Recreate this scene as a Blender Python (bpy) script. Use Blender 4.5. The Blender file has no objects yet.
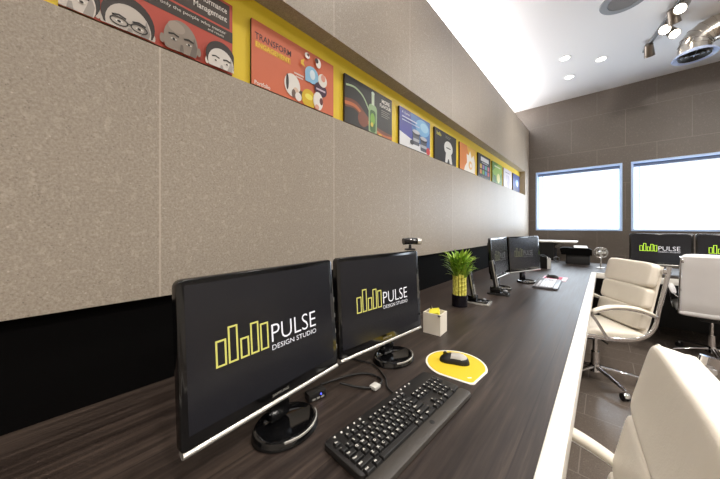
import bpy, bmesh, math, random
from mathutils import Vector, Matrix, Euler
random.seed(7)
S = bpy.context.scene
COL = S.collection
R = math.radians
PI = math.pi

# ------------------------------------------------------------------ materials
def lin(c):
    return tuple((x / 12.92 if x <= .04045 else ((x + .055) / 1.055) ** 2.4) for x in [v / 255 for v in c])

def mat(name, rgb, rough=.5, metal=0., emit=None, estr=0., spec=None, coat=0.):
    m = bpy.data.materials.new(name); m.use_nodes = True
    b = m.node_tree.nodes['Principled BSDF']
    b.inputs['Base Color'].default_value = (*lin(rgb), 1)
    b.inputs['Roughness'].default_value = rough
    b.inputs['Metallic'].default_value = metal
    if spec is not None: b.inputs['Specular IOR Level'].default_value = spec
    if coat: b.inputs['Coat Weight'].default_value = coat; b.inputs['Coat Roughness'].default_value = .08
    if emit:
        b.inputs['Emission Color'].default_value = (*lin(emit), 1)
        b.inputs['Emission Strength'].default_value = estr
    return m

class NT:
    """small node helper"""
    def __init__(s, m): s.t = m.node_tree; s.b = s.t.nodes['Principled BSDF']
    def n(s, typ, **kw):
        nd = s.t.nodes.new(typ)
        for k, v in kw.items():
            if k in nd.inputs: nd.inputs[k].default_value = v
            else: setattr(nd, k, v)
        return nd
    def l(s, a, b): s.t.links.new(a, b)
    def math(s, op, a, b=None):
        nd = s.t.nodes.new('ShaderNodeMath'); nd.operation = op
        for i, v in enumerate((a, b)):
            if v is None: continue
            if isinstance(v, (int, float)): nd.inputs[i].default_value = v
            else: s.l(v, nd.inputs[i])
        return nd.outputs[0]
    def mix(s, f, a, b):
        nd = s.t.nodes.new('ShaderNodeMix'); nd.data_type = 'RGBA'
        if isinstance(f, (int, float)): nd.inputs[0].default_value = f
        else: s.l(f, nd.inputs[0])
        for i, v in ((6, a), (7, b)):
            if isinstance(v, tuple): nd.inputs[i].default_value = (*lin(v), 1)
            else: s.l(v, nd.inputs[i])
        return nd.outputs[2]
    def ramp(s, f, stops):
        nd = s.t.nodes.new('ShaderNodeValToRGB')
        el = nd.color_ramp.elements
        while len(el) < len(stops): el.new(.5)
        for e, (p, c) in zip(el, stops): e.position = p; e.color = (*lin(c), 1)
        s.l(f, nd.inputs[0]); return nd.outputs[0]

def stone(name, base, dark, light, rough, mode):
    """speckled porcelain; mode 'panel' = 0.783 m panels along Y, 'tile' = running bond on XZ"""
    m = mat(name, base, rough); q = NT(m)
    co = q.n('ShaderNodeTexCoord').outputs['Object']
    n1 = q.n('ShaderNodeTexNoise', Scale=150., Detail=6., Roughness=.75); q.l(co, n1.inputs['Vector'])
    n2 = q.n('ShaderNodeTexNoise', Scale=2.2, Detail=3.); q.l(co, n2.inputs['Vector'])
    v = q.n('ShaderNodeTexVoronoi', Scale=75.); q.l(co, v.inputs['Vector'])
    c = q.ramp(n1.outputs[0], [(.3, dark), (.5, base), (.7, light)])
    fl = q.math('LESS_THAN', v.outputs['Distance'], .16)
    n3 = q.n('ShaderNodeTexNoise', Scale=30.); q.l(co, n3.inputs['Vector'])
    fl = q.math('MULTIPLY', fl, q.math('GREATER_THAN', n3.outputs[0], .58))
    c = q.mix(q.math('MULTIPLY', fl, .45), c, tuple(min(255, x + 45) for x in light))
    n4 = q.n('ShaderNodeTexNoise', Scale=48., Detail=4., Roughness=.6); q.l(co, n4.inputs['Vector'])
    c = q.mix(q.math('MULTIPLY', q.math('GREATER_THAN', n4.outputs[0], .6), .3), c, tuple(min(255, x + 14) for x in light))
    v2 = q.n('ShaderNodeTexVoronoi', Scale=110.); q.l(co, v2.inputs['Vector'])
    dk_ = q.math('MULTIPLY', q.math('LESS_THAN', v2.outputs['Distance'], .2), q.math('LESS_THAN', n3.outputs[0], .47))
    c = q.mix(q.math('MULTIPLY', dk_, .5), c, tuple(int(x * .62) for x in dark))
    c = q.mix(q.math('MULTIPLY', n2.outputs[0], .3), c, dark)
    sp = q.n('ShaderNodeSeparateXYZ'); q.l(co, sp.inputs[0])
    if mode == 'panel':
        a = q.math('ABSOLUTE', q.math('SUBTRACT', q.math('FRACT', q.math('ADD', q.math('DIVIDE', q.math('SUBTRACT', sp.outputs[1], .221), .783), 10.5)), .5))
        j = q.math('LESS_THAN', a, .0035)
        c = q.mix(q.math('MULTIPLY', j, .4), c, tuple(min(255, x + 30) for x in light))
        pid = q.math('FLOOR', q.math('ADD', q.math('DIVIDE', q.math('SUBTRACT', sp.outputs[1], .221), .783), 10.))
        wn = q.n('ShaderNodeTexWhiteNoise', noise_dimensions='1D'); q.l(pid, wn.inputs['W'])
        c = q.mix(q.math('MULTIPLY', wn.outputs[0], .16), c, light)
    else:
        cb = q.n('ShaderNodeCombineXYZ'); q.l(q.math('ADD', sp.outputs[0], 10.59 if mode == 'tile' else 10.), cb.inputs[0])
        q.l(q.math('ADD', sp.outputs[2 if mode == 'tile' else 1], -.21 + 6. if mode == 'tile' else 6.), cb.inputs[1])
        br = q.n('ShaderNodeTexBrick', Scale=1.)
        br.inputs['Mortar Size'].default_value = .003; br.inputs['Brick Width'].default_value = .7 if mode == 'tile' else .6
        br.inputs['Row Height'].default_value = .6 if mode == 'tile' else .3
        q.l(cb.outputs[0], br.inputs['Vector'])
        c = q.mix(q.math('MULTIPLY', br.outputs['Fac'], .4), c, tuple(min(255, x + 35) for x in light))
    q.l(c, q.b.inputs['Base Color'])
    bp = q.n('ShaderNodeBump', Strength=.12, Distance=.004); q.l(n1.outputs[0], bp.inputs['Height']); q.l(bp.outputs[0], q.b.inputs['Normal'])
    return m

def wood(name, along):
    m = mat(name, (58, 48, 42), .4, spec=.32); q = NT(m)
    co = q.n('ShaderNodeTexCoord').outputs['Object']
    mp = q.n('ShaderNodeMapping'); q.l(co, mp.inputs[0])
    mp.inputs['Scale'].default_value = (26, 1.1, 1) if along == 'Y' else (1.1, 26, 1)
    n1 = q.n('ShaderNodeTexNoise', Scale=2.2, Detail=7., Roughness=.62); q.l(mp.outputs[0], n1.inputs['Vector'])
    sp = q.n('ShaderNodeSeparateXYZ'); q.l(co, sp.inputs[0])
    x = sp.outputs[0 if along == 'Y' else 1]
    pid = q.math('FLOOR', q.math('DIVIDE', x, .155))
    wn = q.n('ShaderNodeTexWhiteNoise', noise_dimensions='1D'); q.l(pid, wn.inputs['W'])
    f = q.math('ADD', n1.outputs[0], q.math('MULTIPLY', q.math('SUBTRACT', wn.outputs[0], .5), .16))
    c = q.ramp(f, [(.28, (30, 23, 20)), (.5, (52, 43, 38)), (.74, (80, 68, 60))])
    fr = q.math('FRACT', q.math('DIVIDE', x, .155))
    c = q.mix(q.math('MULTIPLY', q.math('LESS_THAN', fr, .02), .6), c, (24, 18, 15))
    q.l(c, q.b.inputs['Base Color'])
    rr = q.math('ADD', q.math('MULTIPLY', n1.outputs[0], .25), .3); q.l(rr, q.b.inputs['Roughness'])
    return m

def leather(name, rgb):
    m = mat(name, rgb, .42); q = NT(m)
    co = q.n('ShaderNodeTexCoord').outputs['Object']
    n1 = q.n('ShaderNodeTexNoise', Scale=260., Detail=2.); q.l(co, n1.inputs['Vector'])
    n2 = q.n('ShaderNodeTexNoise', Scale=9., Detail=4.); q.l(co, n2.inputs['Vector'])
    h = q.math('ADD', q.math('MULTIPLY', n1.outputs[0], .12), n2.outputs[0])
    bp = q.n('ShaderNodeBump', Strength=.22, Distance=.012); q.l(h, bp.inputs['Height']); q.l(bp.outputs[0], q.b.inputs['Normal'])
    c = q.mix(q.math('MULTIPLY', n2.outputs[0], .3), rgb, tuple(int(x * .9) for x in rgb)); q.l(c, q.b.inputs['Base Color'])
    return m

M = dict(
    stone=stone('panel_stone', (170, 158, 143), (136, 123, 108), (196, 185, 170), .5, 'panel'),
    tile=stone('wall_tile', (94, 85, 77), (78, 70, 63), (110, 101, 92), .45, 'tile'),
    floor=stone('floor_tile', (104, 94, 86), (88, 79, 72), (120, 110, 101), .24, 'floor'),
    desk=wood('desk_wood', 'Y'), desk2=wood('desk_wood_across', 'X'),
    white=mat('white_laminate', (240, 236, 228), .35),
    ceil=mat('ceiling_paint', (226, 226, 228), .6),
    plain=mat('plain_wall', (170, 162, 152), .7),
    yellow=mat('yellow_board', (246, 214, 52), .5),
    black=mat('black_gloss', (12, 12, 13), .12, coat=.4),
    back=mat('black_panel', (9, 8, 8), .75, spec=.06),
    matte=mat('black_matte', (22, 21, 21), .5),
    screen=mat('screen', (20, 20, 24), .22, emit=(60, 60, 68), estr=.07),
    silver=mat('silver_plastic', (205, 202, 195), .25, .6),
    chrome=mat('chrome', (225, 225, 228), .08, 1.),
    duct=mat('duct_steel', (205, 198, 188), .2, 1.),
    steel=mat('dark_steel', (130, 122, 114), .3, .9),
    leath=leather('cream_leather', (240, 232, 217)),
    leath2=leather('grey_white_leather', (238, 236, 235)),
    key=mat('key_black', (26, 25, 25), .4), legend=mat('key_legend', (210, 208, 200), .5),
    kbbody=mat('keyboard_black', (30, 28, 27), .38), kbrest=mat('palm_rest', (62, 58, 54), .42),
    sheenkey=mat('key_window_sheen', (196, 196, 200), .3), sheenbody=mat('keyboard_window_sheen', (92, 92, 96), .3),  # black plastic with the window's reflection painted in as grey
    lime=mat('logo_lime', (150, 148, 74), .5, emit=(205, 198, 104), estr=.45),
    green=mat('logo_green', (170, 215, 50), .5, emit=(182, 225, 60), estr=.62),
    gold=mat('logo_dim', (60, 60, 40), .5, emit=(120, 120, 60), estr=.2),
    lwhite=mat('logo_white', (200, 200, 205), .5, emit=(215, 215, 222), estr=.42),
    ldim=mat('logo_grey', (60, 60, 60), .5, emit=(130, 130, 135), estr=.2),
    led=mat('led_blue', (60, 70, 220), .4, emit=(70, 80, 255), estr=2.5),
    lamp=mat('lamp_lens', (255, 250, 240), .4, emit=(255, 246, 230), estr=9.),
    blind=mat('roller_blind', (240, 246, 250), .8, emit=(236, 247, 255), estr=.72),
    wframe=mat('window_frame_daylit', (178, 202, 238), .4),  # blue of the daylight is mixed into the frame's base colour
    valance=mat('valance', (110, 120, 140), .5),
    paper=mat('paper', (240, 238, 232), .6), cube=mat('white_cardboard', (236, 228, 214), .5),
    sticky=mat('sticky_yellow', (225, 215, 60), .6),
    pot=mat('pot_black', (16, 14, 22), .15), stalk=mat('stalk', (222, 216, 100), .4),
    leaf=mat('leaf', (168, 200, 74), .45), leaf2=mat('leaf_dark', (118, 164, 52), .45),
    padyel=mat('pad_yellow', (214, 186, 30), .6), padwhite=mat('pad_white', (240, 236, 225), .6),
    padred=mat('pad_red', (190, 40, 80), .6), padpink=mat('pad_pink', (232, 200, 215), .6),
    mousegrey=mat('mouse_grey', (176, 172, 166), .3),
    spkgrey=mat('speaker_grey', (112, 110, 110), .7), grille=mat('grille_grey', (120, 122, 126), .5), vent=mat('vent_blue', (190, 205, 240), .35),
    cable=mat('cable', (20, 19, 18), .5), clear=mat('pale_plastic', (200, 198, 192), .25),
)
INK = {}
def ink(*rgb):
    if rgb not in INK: INK[rgb] = mat('ink_%d_%d_%d' % rgb, rgb, .45)
    return INK[rgb]

# ------------------------------------------------------------------ mesh tools
def T(x=0, y=0, z=0): return Matrix.Translation((x, y, z))
def RX(a): return Matrix.Rotation(R(a), 4, 'X')
def RY(a): return Matrix.Rotation(R(a), 4, 'Y')
def RZ(a): return Matrix.Rotation(R(a), 4, 'Z')

class MB:
    def __init__(s): s.bm = bmesh.new(); s.mats = []; s.cur = 0
    def use(s, m):
        if m not in s.mats: s.mats.append(m)
        s.cur = s.mats.index(m); return s
    def _fin(s, faces):
        for f in faces: f.material_index = s.cur
    def merge(s, b2, mx=None):
        if mx is not None: b2.transform(mx)
        for f in b2.faces: f.material_index = s.cur
        me = bpy.data.meshes.new('tmp'); b2.to_mesh(me); b2.free()
        n = len(s.bm.faces); s.bm.from_mesh(me); bpy.data.meshes.remove(me)
        s.bm.faces.ensure_lookup_table()
        for f in s.bm.faces[n:]: f.material_index = s.cur
        return s
    def box(s, lo, hi, bev=0, mx=None, seg=2):
        b = bmesh.new(); bmesh.ops.create_cube(b, size=1)
        c = [(a + d) / 2 for a, d in zip(lo, hi)]; d = [abs(q - a) for a, q in zip(lo, hi)]
        b.transform(Matrix.Translation(c) @ Matrix.Diagonal((*d, 1)))
        if bev: bmesh.ops.bevel(b, geom=b.edges[:], offset=bev, segments=seg, affect='EDGES', profile=.5)
        return s.merge(b, mx)
    def cone(s, p0, p1, r0, r1=None, seg=24, cap=True):
        r1 = r0 if r1 is None else r1
        p0, p1 = Vector(p0), Vector(p1); d = p1 - p0
        b = bmesh.new(); bmesh.ops.create_cone(b, cap_ends=cap, segments=seg, radius1=r0, radius2=max(r1, 1e-5), depth=d.length)
        q = d.to_track_quat('Z', 'Y').to_matrix().to_4x4()
        return s.merge(b, Matrix.Translation((p0 + p1) / 2) @ q)
    def sph(s, c, r, sc=(1, 1, 1), seg=20, mx=None):
        b = bmesh.new(); bmesh.ops.create_uvsphere(b, u_segments=seg, v_segments=seg // 2, radius=r)
        b.transform(Matrix.Translation(c) @ Matrix.Diagonal((*sc, 1)))
        return s.merge(b, mx)
    def lathe(s, prof, seg=32, mx=None, sx=1, sy=1):
        b = bmesh.new(); rings = []
        for r, z in prof:
            rings.append([b.verts.new((r * sx * math.cos(2 * PI * i / seg), r * sy * math.sin(2 * PI * i / seg), z)) for i in range(seg)])
        for a, c in zip(rings, rings[1:]):
            for i in range(seg):
                b.faces.new((a[i], a[(i + 1) % seg], c[(i + 1) % seg], c[i]))
        bmesh.ops.remove_doubles(b, verts=b.verts[:], dist=1e-6)
        bmesh.ops.recalc_face_normals(b, faces=b.faces[:])
        return s.merge(b, mx)
    def prism(s, pts, z0, z1, mx=None, bev=0):
        b = bmesh.new()
        vs = [b.verts.new((x, y, z0)) for x, y in pts]
        f = b.faces.new(vs)
        if abs(z1 - z0) > 1e-7:
            r = bmesh.ops.extrude_face_region(b, geom=[f])
            for v in r['geom']:
                if isinstance(v, bmesh.types.BMVert): v.co.z = z1
        bmesh.ops.recalc_face_normals(b, faces=b.faces[:])
        if bev:
            es = [e for e in b.edges if all(abs(v.co.z - z1) < 1e-7 for v in e.verts)]
            bmesh.ops.bevel(b, geom=es, offset=bev, segments=2, affect='EDGES', profile=.5)
        return s.merge(b, mx)
    def sweep(s, pts, rx, ry=None, seg=10, ref=(1, 0, 0), smooth=6, closed=False, mx=None, taper=None):
        ry = rx if ry is None else ry
        P = [Vector(p) for p in pts]
        if smooth: P = spline(P, smooth, closed)
        b = bmesh.new(); rings = []; n = len(P); ref = Vector(ref)
        for i, p in enumerate(P):
            if closed: t = P[(i + 1) % n] - P[i - 1]
            else: t = P[min(i + 1, n - 1)] - P[max(i - 1, 0)]
            t.normalize()
            sd = ref - t * ref.dot(t)
            if sd.length < 1e-4: sd = Vector((0, 0, 1)) - t * t.z
            if sd.length < 1e-4: sd = Vector((0, 1, 0))
            sd.normalize(); nn = t.cross(sd)
            k = 1 if taper is None else taper(i / (n - 1))
            rings.append([b.verts.new(p + sd * rx * k * math.cos(2 * PI * j / seg) + nn * ry * k * math.sin(2 * PI * j / seg)) for j in range(seg)])
        for a, c in (list(zip(rings, rings[1:])) + ([(rings[-1], rings[0])] if closed else [])):
            for j in range(seg): b.faces.new((a[j], a[(j + 1) % seg], c[(j + 1) % seg], c[j]))
        if not closed: b.faces.new(rings[0][::-1]); b.faces.new(rings[-1])
        bmesh.ops.recalc_face_normals(b, faces=b.faces[:])
        return s.merge(b, mx)
    def pillow(s, w, l, t, mx=None, n=16, p=7, flat=0., e=.42, rc=0.):
        """soft cushion: w along x, l along y, thickness t along z"""
        b = bmesh.new(); g = {}
        us = [math.sin(PI / 2 * (2 * i / n - 1)) for i in range(n + 1)]
        for sgn in (1, -1):
            for i, u in enumerate(us):
                for j, v in enumerate(us):
                    edge = i in (0, n) or j in (0, n)
                    h = (max(0, (1 - abs(u) ** p) * (1 - abs(v) ** p))) ** e
                    z = sgn * t / 2 * h
                    if sgn < 0: z *= (1 - flat)
                    k = (i, j, 0 if edge else sgn)
                    if k not in g: g[k] = b.verts.new((u * w / 2 * (1 - rc * v ** 8), v * l / 2 * (1 - rc * (w / l) ** .5 * u ** 8), z))
            for i in range(n):
                for j in range(n):
                    q = [g[(a, c, 0 if (a in (0, n) or c in (0, n)) else sgn)] for a, c in ((i, j), (i + 1, j), (i + 1, j + 1), (i, j + 1))]
                    try: b.faces.new(q if sgn > 0 else q[::-1])
                    except ValueError: pass
        return s.merge(b, mx)
    def text(s, txt, size, mx, align='LEFT', width=None, ext=0.0, bold=0.):
        cu = bpy.data.curves.new('t', 'FONT'); cu.body = txt; cu.size = size; cu.align_x = align; cu.extrude = ext; cu.offset = bold
        cu.resolution_u = 3
        o = bpy.data.objects.new('t', cu); COL.objects.link(o)
        bpy.context.view_layer.update()
        me = bpy.data.meshes.new_from_object(o.evaluated_get(bpy.context.evaluated_depsgraph_get()))
        bpy.data.objects.remove(o); bpy.data.curves.remove(cu)
        b = bmesh.new(); b.from_mesh(me); bpy.data.meshes.remove(me)
        if width and b.verts:
            xs = [v.co.x for v in b.verts]; k = width / (max(xs) - min(xs)); x0 = min(xs)
            for v in b.verts: v.co.x = (v.co.x - x0) * k
        return s.merge(b, mx)
    def build(s, name, m=None, parent=None, angle=38, smooth=True):
        me = bpy.data.meshes.new(name)
        s.bm.to_mesh(me); s.bm.free()
        for mm in (s.mats or [m]): me.materials.append(mm)
        if smooth:
            me.shade_smooth(); me.set_sharp_from_angle(angle=R(angle))
        o = bpy.data.objects.new(name, me); COL.objects.link(o)
        if parent: o.parent = parent
        return o

def spline(P, k, closed=False):
    out = []; n = len(P)
    for i in range(n if closed else n - 1):
        if closed: a, b, c, d = P[i - 1], P[i], P[(i + 1) % n], P[(i + 2) % n]
        else: a, b, c, d = P[max(i - 1, 0)], P[i], P[i + 1], P[min(i + 2, n - 1)]
        for j in range(k):
            t = j / k
            out.append(.5 * ((2 * b) + (c - a) * t + (2 * a - 5 * b + 4 * c - d) * t * t + (3 * b - a - 3 * c + d) * t ** 3))
    if not closed: out.append(P[-1])
    return out

def rrect(x0, y0, x1, y1, r, n=5):
    pts = []
    for cx, cy, a0 in ((x1 - r, y1 - r, 0), (x0 + r, y1 - r, 90), (x0 + r, y0 + r, 180), (x1 - r, y0 + r, 270)):
        for i in range(n + 1):
            a = R(a0 + 90 * i / n); pts.append((cx + r * math.cos(a), cy + r * math.sin(a)))
    return pts
def ell(cx, cy, rx, ry, n=28, vmin=None, a0=0, a1=360):
    pts = [(cx + rx * math.cos(R(a0 + (a1 - a0) * i / n)), cy + ry * math.sin(R(a0 + (a1 - a0) * i / n))) for i in range(n + (0 if a1 - a0 == 360 else 1))]
    if vmin is not None:
        q = []
        for x, y in pts:
            y2 = max(y, vmin)
            if not q or abs(x - q[-1][0]) + abs(y2 - q[-1][1]) > 1e-5: q.append((x, y2))
        pts = q
    return pts

def tag(o, label=None, cat=None, group=None, kind=None):
    if label: o['label'] = label
    if cat: o['category'] = cat
    if group: o['group'] = group
    if kind: o['kind'] = kind
    return o
def thing(name, label, cat, loc=(0, 0, 0), rz=0, group=None):
    o = bpy.data.objects.new(name, None); COL.objects.link(o); o.empty_display_size = .1
    o.location = loc; o.rotation_euler = (0, 0, R(rz))
    return tag(o, label, cat, group)
def copy_tree(o, parent=None):
    c = o.copy(); COL.objects.link(c); c.parent = parent
    for ch in list(o.children): copy_tree(ch, c)
    return c
def struct(mb, name, m=None, parent=None, **k):
    o = mb.build(name, m, parent, **k)
    if not parent: o['kind'] = 'structure'
    return o

# ------------------------------------------------------------------ the room
H = 1.28            # camera height; floor z = 0
Y0, Y1, XR = -2.6, 6.2, 4.4
struct(MB().box((-2.0, Y0, -.06), (XR, Y1 + .2, 0)), 'floor', M['floor'])
struct(MB().box((-2.0, Y0, 3.61), (XR, Y1 + .2, 3.67)), 'ceiling', M['ceil'])
w = MB().use(M['stone'])
w.box((-1.26, Y0, 1.048), (-1.1, Y1, 1.88))                 # lower panels, their top is the niche sill
w.box((-1.26, Y0, 2.325), (-1.1, Y1, 3.18))                 # fascia above the niche
w.box((-1.26, 5.86, 1.88), (-1.1, Y1, 2.325))               # closed end of the niche
w.box((-1.30, Y0, 1.0), (-1.26, Y1, 3.18))
struct(w, 'wall_left', None)
struct(MB().box((-1.26, Y0, 1.881), (-1.195, 5.86, 2.324)), 'trim_1', M['yellow'])      # yellow board at the back of the niche
struct(MB().box((-1.30, Y0, 0), (-1.135, Y1, 1.047)), 'trim_2', M['back'])              # black recess under the panels
struct(MB().box((-2.06, Y0, 0), (-2.0, Y1 + .2, 3.67)), 'wall_cove', M['ceil'])
struct(MB().box((XR, Y0, 0), (XR + .06, Y1, 3.67)), 'wall_right', M['plain'])
struct(MB().box((-2.0, Y0 - .06, 0), (XR, Y0, 3.67)), 'wall_rear', M['plain'])
WIN = [(-.985, .225), (.325, 1.53), (2.2, 3.4)]
WZ = (1.215, 2.335)
w = MB().use(M['tile'])
w.box((-2.0, Y1, 0), (XR, Y1 + .2, WZ[0])); w.box((-2.0, Y1, WZ[1]), (XR, Y1 + .2, 3.67))
xs = [-2.0] + [v for p in WIN for v in p] + [XR]
for a, b in zip(xs[0::2], xs[1::2]): w.box((a, Y1, WZ[0]), (b, Y1 + .2, WZ[1]))
struct(w, 'wall_back')
for i, (a, b) in enumerate(WIN):
    z0, z1 = WZ
    f = MB(); t = .028
    for lo, hi in (((a, z0), (b, z0 + t)), ((a, z1 - t), (b, z1)), ((a, z0 + t), (a + t, z1 - t)), ((b - t, z0 + t), (b, z1 - t))):
        f.box((lo[0], Y1 - .012, lo[1]), (hi[0], Y1 + .16, hi[1]))
    wn = struct(f, 'window_%d' % (i + 1), M['wframe'])
    MB().box((a + t + .008, Y1 + .09, z0 + t), (b - t - .008, Y1 + .094, z1 - .05)).build('roller_blind', M['blind'], wn)
    MB().box((a + t, Y1 + .05, z1 - .075), (b - t, Y1 + .11, z1 - t), .004).build('blind_cassette', M['valance'], wn)
    MB().box((a + t, Y1 + .14, z0 + t), (b - t, Y1 + .146, z1 - t)).build('pane', M['wframe'], wn)
    MB().sweep([(a + t + .07, Y1 + .078, z1 - .08), (a + t + .07, Y1 + .078, z0 + .15)], .004, smooth=0).build('blind_cord', M['grille'], wn)

# ------------------------------------------------------------------ desk
EX, EI = -.066, -.111
BY = 4.15
desk = thing('desk', 'long dark brown wood desk with white edge running along left wall and back', 'desk', (-.6, 2, 0))
def dk(mb, name, m):
    o = mb.build(name, m, desk); o.location = (.6, -2, 0); return o
dk(MB().box((-1.134, -1.6, .70), (EI, 5.25, .75)), 'worktop', M['desk'])
dk(MB().box((EI, BY + .045, .70), (2.6, 5.25, .75)), 'worktop', M['desk2'])
dk(MB().box((EI, -1.6, .69), (EX, BY + .045, .7505), .003), 'edge_strip', M['white'])
dk(MB().box((EX, BY, .69), (2.6, BY + .045, .7505), .003), 'edge_strip', M['white'])
for y in (-1.4, 1.55, 3.9): dk(MB().box((-1.1, y, 0), (-.25, y + .04, .70)), 'leg_panel', M['matte'])
dk(MB().box((2.4, 4.3, 0), (2.44, 5.2, .70)), 'leg_panel', M['matte'])
dk(MB().box((-.2, 5.19, 0), (2.4, 5.23, .70)), 'modesty_panel', M['matte'])

# ------------------------------------------------------------------ posters in the niche
class Print:
    """flat artwork in (u, v) on a board face, layers lifted by fractions of a millimetre"""
    def __init__(s): s.m = MB(); s.k = 0
    def poly(s, c, pts):
        pts = [(min(max(a, 0), PW), min(max(b, PV + .001), PH)) for a, b in pts]; pts = [q for i, q in enumerate(pts) if abs(q[0] - pts[i - 1][0]) + abs(q[1] - pts[i - 1][1]) > 1e-5]
        s.k += 1; s.m.use(ink(*c)).prism(pts, .0003 * s.k, .0003 * s.k); return s
    def rect(s, c, u0, v0, u1, v1): return s.poly(c, [(u0, v0), (u1, v0), (u1, v1), (u0, v1)])
    def ell(s, c, cu, cv, ru, rv, vmin=None): return s.poly(c, ell(cu, cv, ru, rv, vmin=vmin))
    def txt(s, c, t, u, v, size, width=None, align='LEFT', bold=0.):
        s.k += 1; s.m.use(ink(*c)).text(t, size, T(u, v, .0003 * s.k), align, width, bold=bold); return s
    def line(s, c, pts, w):
        P = [Vector((x, y)) for x, y in pts]; L = []; Q = []
        for i, p in enumerate(P):
            t = (P[min(i + 1, len(P) - 1)] - P[max(i - 1, 0)]).normalized(); n = Vector((-t.y, t.x)) * w / 2
            L.append(tuple(p + n)); Q.append(tuple(p - n))
        return s.poly(c, L + Q[::-1])
PW, PH, PV = .497, .345, .047
def poster(y, label, pr, board=(60, 45, 40)):
    t = thing('poster', label, 'poster', (-1.18, y + PW / 2, 1.8805 + PV), 0, 'canvas posters in the wall niche')
    MB().box((-.0145, -PW / 2, 0), (0, PW / 2, PH - PV), .001).build('board', ink(*board), t)
    o = pr.m.build('print', None, t, smooth=False)
    # (u, v, n) -> (n, u, v)
    o.data.transform(Matrix(((0, 0, 1, .0003), (1, 0, 0, -PW / 2), (0, 1, 0, -PV), (0, 0, 0, 1))))
    return t

# 1: four faces
p = Print().rect((196, 84, 68), 0, 0, PW, PH)
p.rect((78, 68, 62), .10, .236, .485, .336).rect((70, 62, 56), 0, .182, PW, .228)
p.txt((235, 228, 220), 'Performance', .352, .296, .034, width=.122, bold=.0004).txt((235, 228, 220), 'Management', .349, .26, .034, width=.125, bold=.0004)
p.txt((230, 225, 215), "At the end of the day, it's only the people who matter", .03, .206, .018, width=.44)
p.txt((230, 225, 215), 'and results', .40, .19, .014)
vm = .049
def face(cu, top, hw, hair, skin, dark, glasses=False, bald=False):
    cv = top - hw * 1.36
    p.ell(skin, cu - hw * .98, cv - .01, hw * .12, hw * .28, vm).ell(skin, cu + hw * .98, cv - .01, hw * .12, hw * .28, vm)
    if not bald: p.ell(hair, cu, cv + .018, hw * 1.08, hw * 1.22, vm)
    p.ell(skin, cu, cv - (.004 if not bald else 0), hw * .92, hw * 1.3 if bald else hw * 1.1, vm)
    if bald: p.ell(tuple(int(x * 1.12) for x in skin), cu - hw * .25, cv + hw * .8, hw * .45, hw * .35)
    sh = tuple(int(x * .78) for x in skin)
    p.poly(sh, [(cu + hw * .45, vm), (cu + hw * .8, vm), (cu + hw * .88, cv), (cu + hw * .7, cv + hw * .6), (cu + hw * .6, cv)])
    for sg in (-1, 1):
        ex = cu + sg * hw * .4; ey = cv + .001
        p.line(dark, [(ex - hw * .27, ey + hw * .24), (ex, ey + hw * .33), (ex + hw * .27, ey + hw * .24)], hw * .1)
        p.ell((235, 232, 226), ex, ey, hw * .15, hw * .055).ell(dark, ex, ey, hw * .075, hw * .06)
        if glasses:
            p.line(dark, [(ex + hw * .34 * math.cos(a * PI / 8), ey + hw * .2 * math.sin(a * PI / 8)) for a in range(17)], hw * .06)
    if glasses: p.line(dark, [(cu - hw * .1, cv + hw * .05), (cu + hw * .1, cv + hw * .05)], hw * .06)
    p.poly(sh, [(cu - hw * .1, vm), (cu + hw * .14, vm), (cu + hw * .08, max(cv - .01, vm + .001)), (cu - hw * .04, max(cv - .01, vm + .001))])
face(.022, .165, .062, (52, 46, 42), (214, 205, 196), (50, 44, 40))
p.rect((225, 218, 210), 0, vm, .004, .15)
face(.158, .156, .064, (56, 48, 44), (205, 196, 186), (48, 42, 38), glasses=True)
face(.306, .168, .060, (60, 50, 44), (150, 138, 126), (46, 40, 36), bald=True)
face(.446, .146, .054, (58, 50, 46), (226, 220, 212), (56, 50, 46))
poster(-.006, 'red poster headed Performance Management with four grey portrait faces', p)

# 2: orange with circles
p = Print().rect((218, 114, 78), 0, 0, PW, PH)
p.txt((70, 35, 40), 'TRANSFORM', .016, .262, .042, width=.192, bold=.0006)
p.rect((222, 150, 50), .016, .222, .205, .252).txt((250, 215, 60), 'ENGAGEMENT', .02, .228, .03, width=.18, bold=.0006)
p.txt((245, 235, 228), 'Portfolio', .014, .052, .026, width=.078, bold=.0005)
p.rect((240, 215, 205), .225, .188, .285, .196).rect((240, 215, 205), .235, .174, .28, .181)
p.ell((240, 236, 230), .215, .122, .047, .058).ell((70, 60, 60), .185, .13, .008, .04).ell((225, 200, 180), .235, .095, .018, .022).ell((120, 100, 90), .222, .082, .012, .022)
p.ell((90, 70, 60), .268, .09, .016, .022).ell((245, 240, 235), .25, .075, .02, .022)
p.ell((226, 190, 40), .317, .086, .046, .052).ell((245, 232, 100), .317, .098, .026, .016)
p.ell((150, 200, 232), .337, .222, .046, .046).rect((150, 200, 232), .292, .178, .318, .222).ell((225, 240, 250), .34, .225, .018, .026)
p.ell((72, 36, 62), .397, .165, .044, .04).rect((210, 190, 205), .365, .158, .43, .168)
p.ell((242, 236, 228), .41, .22, .032, .036).ell((226, 160, 140), .414, .235, .016, .02)
p.ell((244, 240, 234), .378, .095, .034, .05).ell((110, 60, 60), .40, .1, .012, .02).ell((230, 170, 150), .37, .06, .014, .014)
p.ell((245, 240, 235), .304, .312, .016, .016).ell((120, 80, 70), .309, .317, .008, .008).ell((245, 240, 235), .378, .302, .018, .026).ell((70, 50, 50), .366, .312, .012, .014)
p.poly((240, 200, 60), [(.262, .27), (.285, .285), (.278, .262), (.288, .245), (.262, .25)])
poster(.575, 'orange poster headed TRANSFORM with a ring of coloured circles', p)

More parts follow.
